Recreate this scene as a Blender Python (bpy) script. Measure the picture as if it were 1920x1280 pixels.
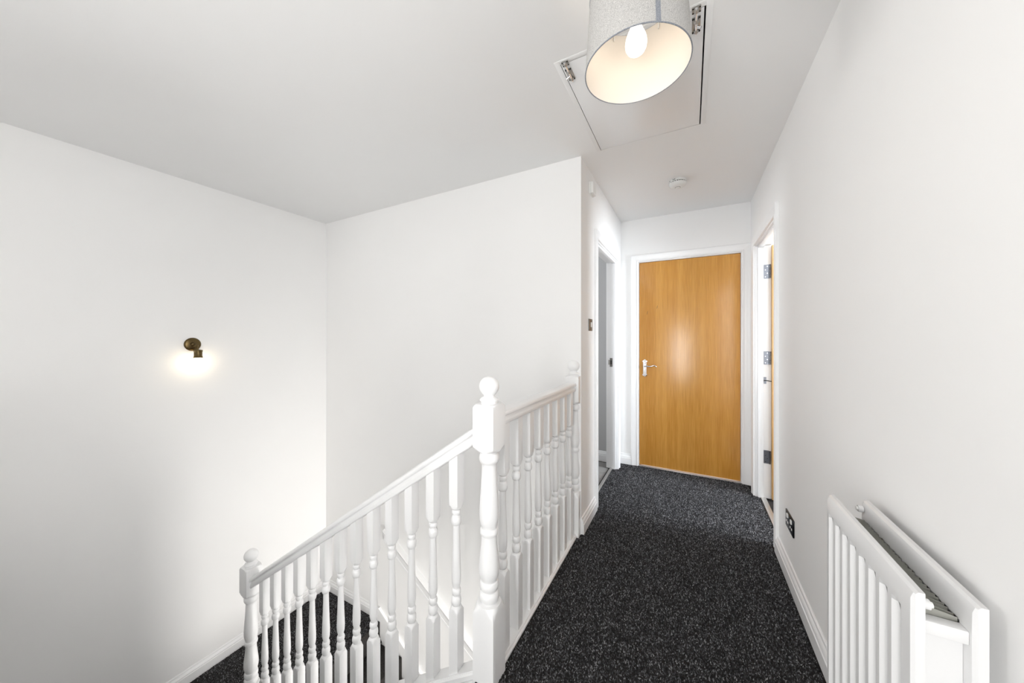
import bpy, bmesh, math, random
import numpy as np
from mathutils import Vector, Matrix

for o in list(bpy.data.objects):
    bpy.data.objects.remove(o, do_unlink=True)
scene = bpy.context.scene
COL = scene.collection
random.seed(7); rng = np.random.default_rng(7)

# ------------------------------------------------------------------ camera
F_PX = 620.0
cam_d = bpy.data.cameras.new('camera')
cam = bpy.data.objects.new('camera', cam_d); COL.objects.link(cam)
cam_d.sensor_fit = 'HORIZONTAL'; cam_d.sensor_width = 36.0
cam_d.lens = F_PX / 1920.0 * 36.0
cam_d.shift_y = -7.0 / 1920.0
cam_d.clip_start = 0.02
cam.location = (0, 0, 1.252)
cam.rotation_euler = (math.radians(90), 0, math.radians(28.3))
scene.camera = cam

# ------------------------------------------------------------------ light
world = bpy.data.worlds.new('world'); scene.world = world
world.use_nodes = True
bg = world.node_tree.nodes['Background']
bg.inputs[0].default_value = (0.93, 0.965, 1.0, 1); bg.inputs[1].default_value = 1.0

def area(name, loc, rot, sx, sy, power, color):
    d = bpy.data.lights.new(name, 'AREA'); d.shape = 'RECTANGLE'
    d.size = sx; d.size_y = sy; d.energy = power; d.color = color
    o = bpy.data.objects.new(name, d); COL.objects.link(o)
    o.location = loc; o.rotation_euler = rot
    return o
# daylight from the landing and side-room windows, plus fill lights at made-up windows
area('daylight_landing_window', (-0.42, -1.72, 1.13), (math.radians(90), 0, 0), 0.95, 2.0, 21, (1.0, 0.985, 0.965))
area('added_side_fill', (0.625, -0.14, 1.2), (math.radians(90), 0, math.radians(90)), 1.25, 1.8, 8, (1.0, 0.955, 0.905))  # added fill that brightens the stairwell; its window is made up
area('added_hall_fill', (-0.36, 1.05, -1.35), (math.radians(90), 0, math.radians(90)), 1.7, 1.7, 22, (1.0, 0.95, 0.89))  # added fill for the lower stairwell, no known source in the hall
area('added_gallery_fill', (-3.43, -0.80, 1.2), (math.radians(90), 0, math.radians(-90)), 1.1, 1.8, 13.5, (1.0, 0.965, 0.925))  # added to brighten the right wall through an invented window
area('daylight_right_room', (2.72, 2.6, 1.5), (math.radians(90), 0, math.radians(90)), 1.2, 1.2, 74, (0.86, 0.93, 1.0))
area('daylight_left_room', (-2.62, 2.8, 1.5), (math.radians(90), 0, math.radians(-90)), 0.7, 0.9, 8, (0.95, 0.97, 1.0))

vs = scene.view_settings
vs.view_transform = 'Standard'; vs.look = 'None'; vs.gamma = 1.0
vs.use_curve_mapping = False
vs.exposure = 1.54

# ------------------------------------------------------------------ materials
def mat(name):
    m = bpy.data.materials.new(name); m.use_nodes = True
    return m, m.node_tree.nodes, m.node_tree.links, m.node_tree.nodes['Principled BSDF']

def painted(name, col, rough, bump=0.0, scale=120, spec=0.5, coat=0.0):
    m, N, L, b = mat(name)
    b.inputs['Base Color'].default_value = (*col, 1); b.inputs['Roughness'].default_value = rough
    b.inputs['Specular IOR Level'].default_value = spec
    b.inputs['Coat Weight'].default_value = coat
    tc = N.new('ShaderNodeTexCoord')
    n = N.new('ShaderNodeTexNoise'); n.inputs['Scale'].default_value = scale; n.inputs['Detail'].default_value = 3
    L.new(tc.outputs['Object'], n.inputs['Vector'])
    if bump:
        bp = N.new('ShaderNodeBump'); bp.inputs['Strength'].default_value = bump; bp.inputs['Distance'].default_value = 0.002
        L.new(n.outputs['Fac'], bp.inputs['Height']); L.new(bp.outputs['Normal'], b.inputs['Normal'])
    n2 = N.new('ShaderNodeTexNoise'); n2.inputs['Scale'].default_value = 2.3; n2.inputs['Detail'].default_value = 2
    L.new(tc.outputs['Object'], n2.inputs['Vector'])
    mx = N.new('ShaderNodeMix'); mx.data_type = 'RGBA'
    mx.inputs['A'].default_value = (*[c * 0.985 for c in col], 1); mx.inputs['B'].default_value = (*[min(1, c * 1.01) for c in col], 1)
    L.new(n2.outputs['Fac'], mx.inputs['Factor']); L.new(mx.outputs['Result'], b.inputs['Base Color'])
    return m

WALL = painted('white_emulsion', (0.93, 0.927, 0.92), 0.75, 0.06, 160, 0.3)
CEIL = painted('ceiling_emulsion', (0.93, 0.93, 0.925), 0.8, 0.06, 160, 0.25)
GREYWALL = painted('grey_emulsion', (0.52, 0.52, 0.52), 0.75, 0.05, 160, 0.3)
TRIM = painted('white_gloss_paint', (0.92, 0.92, 0.92), 0.28, 0.02, 60, 0.5)
RADW = painted('radiator_enamel', (0.80, 0.80, 0.80), 0.25, 0.0, 60, 0.5)
FINM = painted('convector_enamel', (0.60, 0.60, 0.55), 0.5, 0.0, 60, 0.4)
PLAST = painted('white_plastic', (0.84, 0.84, 0.82), 0.35, 0.0, 60, 0.5)
DARK = painted('dark_gap', (0.02, 0.02, 0.02), 0.8)

def metal(name, col, rough, aniso=0.0):
    m, N, L, b = mat(name)
    b.inputs['Base Color'].default_value = (*col, 1); b.inputs['Metallic'].default_value = 1.0
    tc = N.new('ShaderNodeTexCoord'); n = N.new('ShaderNodeTexNoise'); n.inputs['Scale'].default_value = 300
    L.new(tc.outputs['Object'], n.inputs['Vector'])
    mr = N.new('ShaderNodeMapRange'); mr.inputs['To Min'].default_value = rough * 0.8; mr.inputs['To Max'].default_value = rough * 1.25
    L.new(n.outputs['Fac'], mr.inputs['Value']); L.new(mr.outputs['Result'], b.inputs['Roughness'])
    return m
CHROME = metal('polished_chrome', (0.82, 0.82, 0.84), 0.08)
STEEL = metal('brushed_steel', (0.42, 0.41, 0.39), 0.35)
HINGE = metal('hinge_steel', (0.20, 0.21, 0.235), 0.3)
NICKEL = metal('satin_nickel', (0.17, 0.165, 0.155), 0.35)
ALU = metal('aluminium_strip', (0.72, 0.71, 0.69), 0.4)
BRONZE = metal('antique_brass', (0.13, 0.092, 0.042), 0.3)
BNICK = metal('black_nickel', (0.045, 0.045, 0.05), 0.22)

def wood(name, lo, hi, rough):
    m, N, L, b = mat(name)
    tc = N.new('ShaderNodeTexCoord')
    mp = N.new('ShaderNodeMapping'); mp.inputs['Scale'].default_value = (14, 14, 0.55)
    L.new(tc.outputs['Object'], mp.inputs['Vector'])
    n1 = N.new('ShaderNodeTexNoise'); n1.inputs['Scale'].default_value = 1.0; n1.inputs['Detail'].default_value = 5; n1.inputs['Distortion'].default_value = 0.6
    L.new(mp.outputs['Vector'], n1.inputs['Vector'])
    mp2 = N.new('ShaderNodeMapping'); mp2.inputs['Scale'].default_value = (170, 170, 6)
    L.new(tc.outputs['Object'], mp2.inputs['Vector'])
    n2 = N.new('ShaderNodeTexNoise'); n2.inputs['Scale'].default_value = 1.0; n2.inputs['Detail'].default_value = 3
    L.new(mp2.outputs['Vector'], n2.inputs['Vector'])
    # veneer leaves: broad vertical stripes
    mp3 = N.new('ShaderNodeMapping'); mp3.inputs['Scale'].default_value = (9, 9, 0.02)
    L.new(tc.outputs['Object'], mp3.inputs['Vector'])
    n3 = N.new('ShaderNodeTexVoronoi'); n3.inputs['Scale'].default_value = 1.0
    L.new(mp3.outputs['Vector'], n3.inputs['Vector'])
    sep = N.new('ShaderNodeSeparateColor'); L.new(n3.outputs['Color'], sep.inputs['Color'])
    a = N.new('ShaderNodeMath'); a.operation = 'MULTIPLY_ADD'; a.inputs[1].default_value = 0.55
    L.new(n2.outputs['Fac'], a.inputs[0]); 
    a2 = N.new('ShaderNodeMath'); a2.operation = 'MULTIPLY'; a2.inputs[1].default_value = 0.5
    L.new(n1.outputs['Fac'], a2.inputs[0]); L.new(a2.outputs[0], a.inputs[2])
    a3 = N.new('ShaderNodeMath'); a3.operation = 'MULTIPLY_ADD'; a3.inputs[1].default_value = 0.16
    L.new(sep.outputs[0], a3.inputs[0]); L.new(a.outputs[0], a3.inputs[2])
    mr = N.new('ShaderNodeMapRange'); mr.inputs['From Min'].default_value = 0.38; mr.inputs['From Max'].default_value = 0.82
    L.new(a3.outputs[0], mr.inputs['Value'])
    cr = N.new('ShaderNodeValToRGB')
    cr.color_ramp.elements[0].color = (*lo, 1); cr.color_ramp.elements[1].color = (*hi, 1)
    L.new(mr.outputs['Result'], cr.inputs['Fac']); L.new(cr.outputs['Color'], b.inputs['Base Color'])
    b.inputs['Roughness'].default_value = rough
    b.inputs['Specular IOR Level'].default_value = 0.75
    return m
WOOD = wood('oak_veneer', (0.53, 0.225, 0.030), (0.77, 0.39, 0.085), 0.26)
WOODE = wood('oak_lipping', (0.46, 0.25, 0.08), (0.62, 0.38, 0.15), 0.45)

def carpet_mat(name, island):
    m, N, L, b = mat(name)
    tc = N.new('ShaderNodeTexCoord')
    n = N.new('ShaderNodeTexNoise'); n.inputs['Scale'].default_value = 210; n.inputs['Detail'].default_value = 4; n.inputs['Roughness'].default_value = 0.7
    L.new(tc.outputs['Object'], n.inputs['Vector'])
    fac = n.outputs['Fac']
    if island:
        g = N.new('ShaderNodeNewGeometry'); fac = g.outputs['Random Per Island']
    cr = N.new('ShaderNodeValToRGB'); e = cr.color_ramp.elements
    if island:
        e[0].position = 0.0; e[0].color = (0.016, 0.016, 0.017, 1)
        e[1].position = 1.0; e[1].color = (0.48, 0.48, 0.49, 1)
        for p, c in ((0.35, 0.046), (0.70, 0.11), (0.90, 0.22)):
            k = e.new(p); k.color = (c, c, c * 1.06, 1)
    else:
        e[0].position = 0.3; e[0].color = (0.008, 0.007, 0.007, 1)
        e[1].position = 0.8; e[1].color = (0.07, 0.065, 0.062, 1)
    L.new(fac, cr.inputs['Fac']); L.new(cr.outputs['Color'], b.inputs['Base Color'])
    b.inputs['Roughness'].default_value = 0.95; b.inputs['Specular IOR Level'].default_value = 0.1
    bp = N.new('ShaderNodeBump'); bp.inputs['Strength'].default_value = 0.8; bp.inputs['Distance'].default_value = 0.004
    L.new(n.outputs['Fac'], bp.inputs['Height']); L.new(bp.outputs['Normal'], b.inputs['Normal'])
    return m
CARPET = carpet_mat('charcoal_carpet', False)
TUFT = carpet_mat('charcoal_carpet_tuft', True)

def laminate():
    m, N, L, b = mat('grey_laminate')
    tc = N.new('ShaderNodeTexCoord')
    oi = N.new('ShaderNodeObjectInfo')
    mp = N.new('ShaderNodeMapping'); mp.inputs['Scale'].default_value = (4, 60, 10)
    L.new(tc.outputs['Object'], mp.inputs['Vector'])
    n = N.new('ShaderNodeTexNoise'); n.inputs['Scale'].default_value = 1; n.inputs['Detail'].default_value = 4
    L.new(mp.outputs['Vector'], n.inputs['Vector'])
    a = N.new('ShaderNodeMath'); a.operation = 'MULTIPLY_ADD'; a.inputs[1].default_value = 0.5
    L.new(oi.outputs['Random'], a.inputs[0]); L.new(n.outputs['Fac'], a.inputs[2])
    cr = N.new('ShaderNodeValToRGB'); e = cr.color_ramp.elements
    e[0].position = 0.3; e[0].color = (0.10, 0.095, 0.09, 1); e[1].position = 1.0; e[1].color = (0.28, 0.27, 0.26, 1)
    L.new(a.outputs[0], cr.inputs['Fac']); L.new(cr.outputs['Color'], b.inputs['Base Color'])
    b.inputs['Roughness'].default_value = 0.4
    return m
LAMI = laminate()

def fabric(name, col, trans):
    m, N, L, b = mat(name)
    tc = N.new('ShaderNodeTexCoord')
    br = N.new('ShaderNodeTexNoise'); br.inputs['Scale'].default_value = 420; br.inputs['Detail'].default_value = 2
    mp = N.new('ShaderNodeMapping'); mp.inputs['Scale'].default_value = (1, 1, 2.2)
    L.new(tc.outputs['Object'], mp.inputs['Vector']); L.new(mp.outputs['Vector'], br.inputs['Vector'])
    cr = N.new('ShaderNodeValToRGB'); e = cr.color_ramp.elements
    e[0].position = 0.35; e[0].color = (*[c * 0.52 for c in col], 1); e[1].position = 0.62; e[1].color = (*col, 1)
    L.new(br.outputs['Fac'], cr.inputs['Fac']); L.new(cr.outputs['Color'], b.inputs['Base Color'])
    b.inputs['Roughness'].default_value = 0.9; b.inputs['Specular IOR Level'].default_value = 0.1
    t = N.new('ShaderNodeBsdfTranslucent'); t.inputs['Color'].default_value = (0.95, 0.86, 0.72, 1)
    mx = N.new('ShaderNodeMixShader'); mx.inputs[0].default_value = trans
    L.new(b.outputs[0], mx.inputs[1]); L.new(t.outputs[0], mx.inputs[2])
    L.new(mx.outputs[0], N['Material Output'].inputs['Surface'])
    return m
SHADE = fabric('linen_shade', (0.74, 0.73, 0.71), 0.16)
SEAM = fabric('linen_seam', (0.36, 0.38, 0.42), 0.0)
LINER = painted('shade_liner', (0.76, 0.72, 0.67), 0.6)

def emitter(name, col, strength):
    m, N, L, b = mat(name)
    b.inputs['Base Color'].default_value = (0.9, 0.9, 0.88, 1)
    b.inputs['Emission Color'].default_value = (*col, 1); b.inputs['Emission Strength'].default_value = strength
    return m
BULB = emitter('lit_pendant_bulb', (1.0, 0.88, 0.73), 2.6)
SPOT = emitter('lit_spot_bulb', (1.0, 0.82, 0.56), 9)

def glass():
    m, N, L, b = mat('window_glass')
    t = N.new('ShaderNodeBsdfTransparent'); g = N.new('ShaderNodeBsdfGlossy'); g.inputs['Roughness'].default_value = 0.02
    fr = N.new('ShaderNodeFresnel'); mx = N.new('ShaderNodeMixShader')
    L.new(fr.outputs[0], mx.inputs[0]); L.new(t.outputs[0], mx.inputs[1]); L.new(g.outputs[0], mx.inputs[2])
    L.new(mx.outputs[0], N['Material Output'].inputs['Surface'])
    return m
GLASS = glass()

# ------------------------------------------------------------------ helpers
def finish(me, m, smooth=None):
    if m is not None: me.materials.append(m)
    if smooth is not None:
        for p in me.polygons: p.use_smooth = True
        me.set_sharp_from_angle(angle=math.radians(smooth))

def link(name, me, parent=None, loc=None):
    o = bpy.data.objects.new(name, me); COL.objects.link(o)
    if parent is not None: o.parent = parent
    if loc is not None: o.location = loc
    return o

def from_bm(name, bm, m, parent=None, smooth=None, loc=None):
    bmesh.ops.recalc_face_normals(bm, faces=bm.faces[:])
    me = bpy.data.meshes.new(name); bm.to_mesh(me); bm.free()
    finish(me, m, smooth)
    return link(name, me, parent, loc)

def bm_box(bm, x0, x1, y0, y1, z0, z1, bev=0.0, seg=2):
    r = bmesh.ops.create_cube(bm, size=1.0)
    vs_ = r['verts']
    for v in vs_:
        v.co = Vector(((x0 + x1) / 2 + v.co.x * (x1 - x0), (y0 + y1) / 2 + v.co.y * (y1 - y0), (z0 + z1) / 2 + v.co.z * (z1 - z0)))
    if bev:
        es = {e for v in vs_ for e in v.link_edges}
        bmesh.ops.bevel(bm, geom=list(es), offset=bev, segments=seg, affect='EDGES', profile=0.5)

def boxes(name, lst, m, parent=None, bev=0.0, loc=None):
    bm = bmesh.new()
    for b in lst: bm_box(bm, *b, bev=bev)
    return from_bm(name, bm, m, parent, 40 if bev else None, loc)

def box(name, x0, x1, y0, y1, z0, z1, m, parent=None, bev=0.0, loc=None):
    return boxes(name, [(x0, x1, y0, y1, z0, z1)], m, parent, bev, loc)

def extrude(name, prof, p0, p1, U, V, m, parent=None, k0=0.0, k1=0.0, smooth=25, loc=None, mesh_only=False):
    """closed 2-D profile (a,b) swept from p0 to p1; k = mitre slope of each end along a"""
    p0, p1, U, V = Vector(p0), Vector(p1), Vector(U), Vector(V)
    D = (p1 - p0).normalized()
    bm = bmesh.new()
    A = [bm.verts.new(p0 + U * a + V * b + D * (k0 * a)) for a, b in prof]
    B = [bm.verts.new(p1 + U * a + V * b + D * (k1 * a)) for a, b in prof]
    n = len(prof)
    for i in range(n): bm.faces.new((A[i], A[(i + 1) % n], B[(i + 1) % n], B[i]))
    bm.faces.new(A[::-1]); bm.faces.new(B)
    return from_bm(name, bm, m, parent, smooth, loc)

def prism(name, poly, axis, a0, a1, m, parent=None, smooth=None):
    """polygon in the two other axes extruded along axis ('y': poly is (x,z); 'x': (y,z); 'z': (x,y))"""
    bm = bmesh.new()
    def P(p, a):
        return {'y': (p[0], a, p[1]), 'x': (a, p[0], p[1]), 'z': (p[0], p[1], a)}[axis]
    A = [bm.verts.new(P(p, a0)) for p in poly]; B = [bm.verts.new(P(p, a1)) for p in poly]
    n = len(poly)
    for i in range(n): bm.faces.new((A[i], A[(i + 1) % n], B[(i + 1) % n], B[i]))
    bm.faces.new(A[::-1]); bm.faces.new(B)
    return from_bm(name, bm, m, parent, smooth)

def bm_turned(prof, h=None, seg=24, top_slope=0.0, bot_slope=0.0, cap=True):
    """rings of a lathe profile (z,r), clipped by a square of half width h (turned from square stock)"""
    bm = bmesh.new(); rings = []
    for i, (z, r) in enumerate(prof):
        ring = []
        for s in range(seg):
            t = 2 * math.pi * s / seg
            c, sn = math.cos(t), math.sin(t)
            rr = r if h is None else min(r, h / max(abs(c), abs(sn)))
            x, y = rr * c, rr * sn
            zz = z + (top_slope * x if i == 0 else 0) + (bot_slope * x if i == len(prof) - 1 else 0)
            ring.append(bm.verts.new((x, y, zz)))
        rings.append(ring)
    for A, B in zip(rings, rings[1:]):
        for s in range(seg):
            bm.faces.new((A[s], A[(s + 1) % seg], B[(s + 1) % seg], B[s]))
    if cap:
        bm.faces.new(rings[0]); bm.faces.new(rings[-1][::-1])
    return bm

def bead(zc, r, hh, rb, n=6):
    """points of a rounded ring, top to bottom"""
    out = []
    for i in range(n + 1):
        t = math.pi * i / n
        out.append((zc + hh * math.cos(t), rb + (r - rb) * math.sin(t)))
    return out

def tube(name, pts, rad, m, parent=None, seg=10, closed=False):
    bm = bmesh.new(); P = [Vector(p) for p in pts]; rings = []
    R = rad if isinstance(rad, (list, tuple)) else [rad] * len(P)
    up = Vector((0, 0, 1))
    for i, p in enumerate(P):
        d = (P[min(i + 1, len(P) - 1)] - P[max(i - 1, 0)]).normalized()
        a = up if abs(d.dot(up)) < 0.95 else Vector((1, 0, 0))
        u = d.cross(a).normalized(); v = u.cross(d).normalized()
        rings.append([bm.verts.new(p + R[i] * (math.cos(2 * math.pi * s / seg) * u + math.sin(2 * math.pi * s / seg) * v)) for s in range(seg)])
    for A, B in zip(rings, rings[1:]):
        for s in range(seg): bm.faces.new((A[s], A[(s + 1) % seg], B[(s + 1) % seg], B[s]))
    bm.faces.new(rings[0]); bm.faces.new(rings[-1][::-1])
    return from_bm(name, bm, m, parent, 50)

def tag(o, label, cat=None, group=None, kind=None):
    o['label'] = label
    if cat: o['category'] = cat
    if group: o['group'] = group
    if kind: o['kind'] = kind
    return o

def thing(name, label, cat, loc=(0, 0, 0), rot=(0, 0, 0), group=None, kind=None):
    o = bpy.data.objects.new(name, None); COL.objects.link(o)
    o.location = loc; o.rotation_euler = rot; o.empty_display_size = 0.05
    return tag(o, label, cat, group, kind)

def cyl(name, p0, p1, r, m, parent=None, seg=20):
    return tube(name, [p0, p1], r, m, parent, seg)

# ------------------------------------------------------------------ key dimensions (metres)
XR, XL = 0.455, -0.612            # corridor walls
YE, YF = 3.44, 2.065              # end wall, far wall of the stairwell
XW = -3.26                        # left wall of the stairwell
YN = -0.03                        # near wall of the stairwell
YB = -1.55                        # wall with the landing window, behind the camera
ZC = 2.41                         # ceiling
ZG = -2.57                        # floor below
ZH = -1.285                       # half landing
T = 0.10
HEAD = 1.975                      # head of the side door openings
L0, L1 = 2.472, 3.245             # left opening
R0, R1 = 2.50, 3.214              # right opening
E0, E1, EH = -0.441, 0.386, 1.986 # end door opening

LN = 0.029
def S(o, label): return tag(o, label, None, None, 'structure')

# ------------------------------------------------------------------ walls
WY0, WY1 = -1.36, -0.24
VY0, VY1 = -0.80, 0.52
S(boxes('wall_right', [(XR, XR + T, YB, VY0, -0.3, ZC), (XR, XR + T, VY1, R0 - LN, -0.3, ZC), (XR, XR + T, VY0, VY1, -0.3, 0.3), (XR, XR + T, VY0, VY1, 2.15, ZC), (XR, XR + T, R1 + LN, YE + T, -0.3, ZC), (XR, XR + T, R0 - LN, R1 + LN, HEAD + 0.024, ZC)], WALL),
  'white painted wall on the right of the corridor behind the radiator')
S(boxes('wall_left', [(XL - T, XL, YF, L0 - LN, -0.3, ZC), (XL - T, XL, L1 + LN, YE + T, -0.3, ZC), (XL - T, XL, L0 - LN, L1 + LN, HEAD + 0.024, ZC)], WALL),
  'narrow white corridor wall with the light switch left of the oak door')
S(boxes('wall_end', [(XL - T, E0 - LN, YE, YE + T, -0.3, ZC), (E1 + LN, XR + T, YE, YE + T, -0.3, ZC), (E0 - LN, E1 + LN, YE, YE + T, EH + 0.026, ZC)], WALL),
  'white wall at the end of the corridor around the closed oak door')
S(box('wall_far', XW - T, XL - T, YF, YF + T, ZG, ZC, WALL), 'tall white stairwell wall behind the balustrade')
S(boxes('wall_stairwell', [(XW - T, XW, YB - T, WY0, ZG, ZC), (XW - T, XW, WY1, YF, ZG, ZC), (XW - T, XW, WY0, WY1, ZG, 0.3), (XW - T, XW, WY0, WY1, 2.15, ZC)], WALL), 'tall white stairwell wall carrying the small brass spotlight')
S(box('wall_near', XW, -0.52, YN - T, YN, ZG, -0.25, WALL), 'white stairwell wall below the gallery landing beside the upper flight')
WX0, WX1, WZ0, WZ1 = -0.86, 0.02, 0.15, 2.12
S(boxes('wall_back', [(XW, WX0, YB - T, YB, -0.3, ZC), (WX1, XR + T, YB - T, YB, -0.3, ZC),
                      (WX0, WX1, YB - T, YB, -0.3, WZ0), (WX0, WX1, YB - T, YB, WZ1, ZC)], WALL), 'white landing wall with the window behind the viewpoint')
S(boxes('wall_below', [(-0.52, -0.42, YN - T, 0.2, ZG, -0.25), (-0.52, -0.42, 1.9, YF + T, ZG, -0.25), (-0.52, -0.42, 0.2, 1.9, ZG, -2.2), (-0.52, -0.42, 0.2, 1.9, -0.5, -0.25)], WALL), 'white wall of the hall below the landing')

# ceiling with the loft opening
HX0, HX1, HY0, HY1 = -0.485, 0.050, 1.334, 2.060
CX0, CX1, CY0, CY1 = XW - T, 2.7, YB - T, 4.1
S(boxes('ceiling', [(CX0, HX0, CY0, CY1, ZC, ZC + 0.1), (HX1, CX1, CY0, CY1, ZC, ZC + 0.1),
                    (HX0, HX1, CY0, HY0, ZC, ZC + 0.1), (HX0, HX1, HY1, CY1, ZC, ZC + 0.1)], CEIL), 'flat white ceiling over the landing and stairwell')

# floors
fl = S(boxes('floor', [(XW, -0.69, YB, YN + 0.03, -0.25, -0.004), (-0.69, XR, YB, YE + 0.05, -0.25, -0.004), (XR, XR + 0.05, R0, R1, -0.25, -0.004)], CARPET), 'charcoal flecked carpet on the landing and corridor')
S(box('floor', XW, -0.52, YN, YF, ZG - 0.1, ZG, CARPET), 'dark carpet of the hall at the foot of the stairs')
S(box('floor', XR + 0.05, 2.6, 1.5, 4.1, -0.25, -0.004, CARPET), 'dark carpet of the room through the right doorway')

def pile(name, x0, x1, y0, y1, pitch, h, parent, z=-0.004):
    nx, ny = int((x1 - x0) / pitch), int((y1 - y0) / pitch)
    gx, gy = np.meshgrid(np.arange(nx), np.arange(ny)); n = gx.size
    cx = x0 + (gx.ravel() + 0.5 + rng.uniform(-.45, .45, n)) * pitch
    cy = y0 + (gy.ravel() + 0.5 + rng.uniform(-.45, .45, n)) * pitch
    hh = h * rng.uniform(0.6, 1.25, n); r = pitch * rng.uniform(0.5, 0.8, n)
    a0 = rng.uniform(0, 6.28, n)
    V = np.zeros((n, 4, 3))
    for k in range(3):
        V[:, k, 0] = cx + r * np.cos(a0 + k * 2.094); V[:, k, 1] = cy + r * np.sin(a0 + k * 2.094); V[:, k, 2] = z - 0.001
    V[:, 3, 0] = cx + rng.normal(0, .45, n) * pitch; V[:, 3, 1] = cy + rng.normal(0, .45, n) * pitch; V[:, 3, 2] = z + hh
    base = np.arange(n) * 4
    Fc = np.stack([np.stack([base, base + 1, base + 3], 1), np.stack([base + 1, base + 2, base + 3], 1), np.stack([base + 2, base, base + 3], 1)], 1).reshape(-1)
    me = bpy.data.meshes.new(name)
    me.vertices.add(n * 4); me.vertices.foreach_set('co', V.ravel())
    me.loops.add(len(Fc)); me.loops.foreach_set('vertex_index', Fc.astype(np.int32))
    me.polygons.add(n * 3); me.polygons.foreach_set('loop_start', (np.arange(n * 3) * 3).astype(np.int32))
    me.update(); me.validate()
    finish(me, TUFT)
    o = link(name, me, parent); o['kind'] = 'stuff'
    return o
pile('carpet_pile', -0.622, XR - 0.018, 0.45, YE, 0.0052, 0.0065, fl)
pile('carpet_pile', XR - 0.018, XR + 0.032, R0, R1, 0.0052, 0.0065, fl)
pile('carpet_pile', XL - 0.042, -0.622, L0, L1, 0.0052, 0.0065, fl)

# laminate floor of the left room, planks laid one by one
lf = thing('floor', 'grey wood-effect laminate planks in the room through the left doorway', None, (0, 0, 0), kind='structure')
box('sub_floor', -2.5, XL - 0.05, 2.1, 3.6, -0.2, -0.016, DARK, lf)
pw = 0.128
for r_i in range(12):
    y0 = 2.10 + r_i * pw
    xx = XL - 0.052
    first = 0.55 if r_i % 2 else 1.1
    while xx > -2.45:
        x2 = max(-2.5, xx - first); first = 1.2
        box('plank', x2 + 0.0015, xx - 0.0015, y0 + 0.0015, y0 + pw - 0.0015, -0.016, -0.006, LAMI, lf, 0.001)
        xx = x2

# left room shell and right room shell
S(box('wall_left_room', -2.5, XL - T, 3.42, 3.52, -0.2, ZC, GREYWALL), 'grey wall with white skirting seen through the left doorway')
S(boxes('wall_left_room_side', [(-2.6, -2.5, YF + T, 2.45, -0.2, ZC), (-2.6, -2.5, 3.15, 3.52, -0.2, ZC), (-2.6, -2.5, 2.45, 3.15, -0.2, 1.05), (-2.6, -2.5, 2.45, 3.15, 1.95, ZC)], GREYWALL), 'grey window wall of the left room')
S(boxes('wall_right_room', [(XR + T, 2.7, 1.4, 1.5, -0.25, ZC), (XR + T, 2.7, 4.0, 4.1, -0.25, ZC)], WALL), 'white walls of the room through the right doorway')
S(boxes('wall_right_room_side', [(2.6, 2.7, 1.5, 2.0, -0.25, ZC), (2.6, 2.7, 3.2, 4.0, -0.25, ZC), (2.6, 2.7, 2.0, 3.2, -0.25, 0.9), (2.6, 2.7, 2.0, 3.2, 2.1, ZC)], WALL), 'white window wall of the right room')

# windows
def window(name, label, a0, a1, z0, z1, plane, axis):
    w = thing(name, label, None, (0, 0, 0), kind='structure')
    f = 0.05
    def B(n, p0, p1, q0, q1, d0, d1, m):
        if axis == 'y': return box(n, p0, p1, plane + d0, plane + d1, q0, q1, m, w, 0.004 if m is TRIM else 0)
        return box(n, plane + d0, plane + d1, p0, p1, q0, q1, m, w, 0.004 if m is TRIM else 0)
    B('window_frame', a0, a0 + f, z0, z1, -0.03, 0.03, TRIM); B('window_frame', a1 - f, a1, z0, z1, -0.03, 0.03, TRIM)
    B('window_frame', a0 + f, a1 - f, z0, z0 + f, -0.03, 0.03, TRIM); B('window_frame', a0 + f, a1 - f, z1 - f, z1, -0.03, 0.03, TRIM)
    B('window_pane', a0 + f, a1 - f, z0 + f, z1 - f, -0.003, 0.003, GLASS)
window('window_1', 'white framed landing window behind the viewpoint', WX0, WX1, WZ0, WZ1, YB - 0.05, 'y')
window('added_window_4', 'added, unseen white framed window in the right wall beside the viewpoint', VY0, VY1, 0.3, 2.15, XR + 0.05, 'x')  # made-up opening for the added stairwell fill
window('added_window_5', 'added white framed window in the unseen hall below the landing', 0.2, 1.9, -2.2, -0.5, -0.47, 'x')  # invented glazing in front of the added hall fill
window('added_window_6', 'made-up white framed window in the stairwell wall behind the viewpoint', WY0, WY1, 0.3, 2.15, XW - 0.05, 'x')  # invented opening, placed so the added light reaches the right wall
window('window_2', 'white framed window of the right room', 2.0, 3.2, 0.9, 2.1, 2.65, 'x')
window('window_3', 'white framed window of the left room', 2.45, 3.15, 1.05, 1.95, -2.55, 'x')

# ------------------------------------------------------------------ skirting, door linings and architraves
SK = [(0, 0), (0.019, 0), (0.019, 0.060), (0.0155, 0.064), (0.0155, 0.067), (0.017, 0.070), (0.0155, 0.079), (0.011, 0.086),
      (0.0085, 0.089), (0.0085, 0.093), (0.007, 0.099), (0.004, 0.102), (0, 0.102)]
def skirt(name, p0, p1, U, label, parent=None, k0=0, k1=0):
    o = extrude(name, SK, p0, p1, U, (0, 0, 1), TRIM, parent, k0, k1)
    if parent is None: S(o, label)
    return o
skirt('baseboard_right', (XR, YB, 0), (XR, R0 - 0.065, 0), (-1, 0, 0), 'white moulded skirting along the corridor wall under the radiator')
skirt('baseboard_left', (XL, YF - 0.0, 0), (XL, L0 - 0.065, 0), (1, 0, 0), 'short white skirting beside the left doorway at the balustrade end')
skirt('baseboard_end', (XL, YE, 0), (E0 - 0.065, YE, 0), (0, -1, 0), 'tiny white skirting left of the oak door')
skirt('baseboard_stairwell', (XW, YN, ZH), (XW, YF, ZH), (1, 0, 0), 'white skirting on the half landing under the brass spotlight', None, 0, -1)
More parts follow.
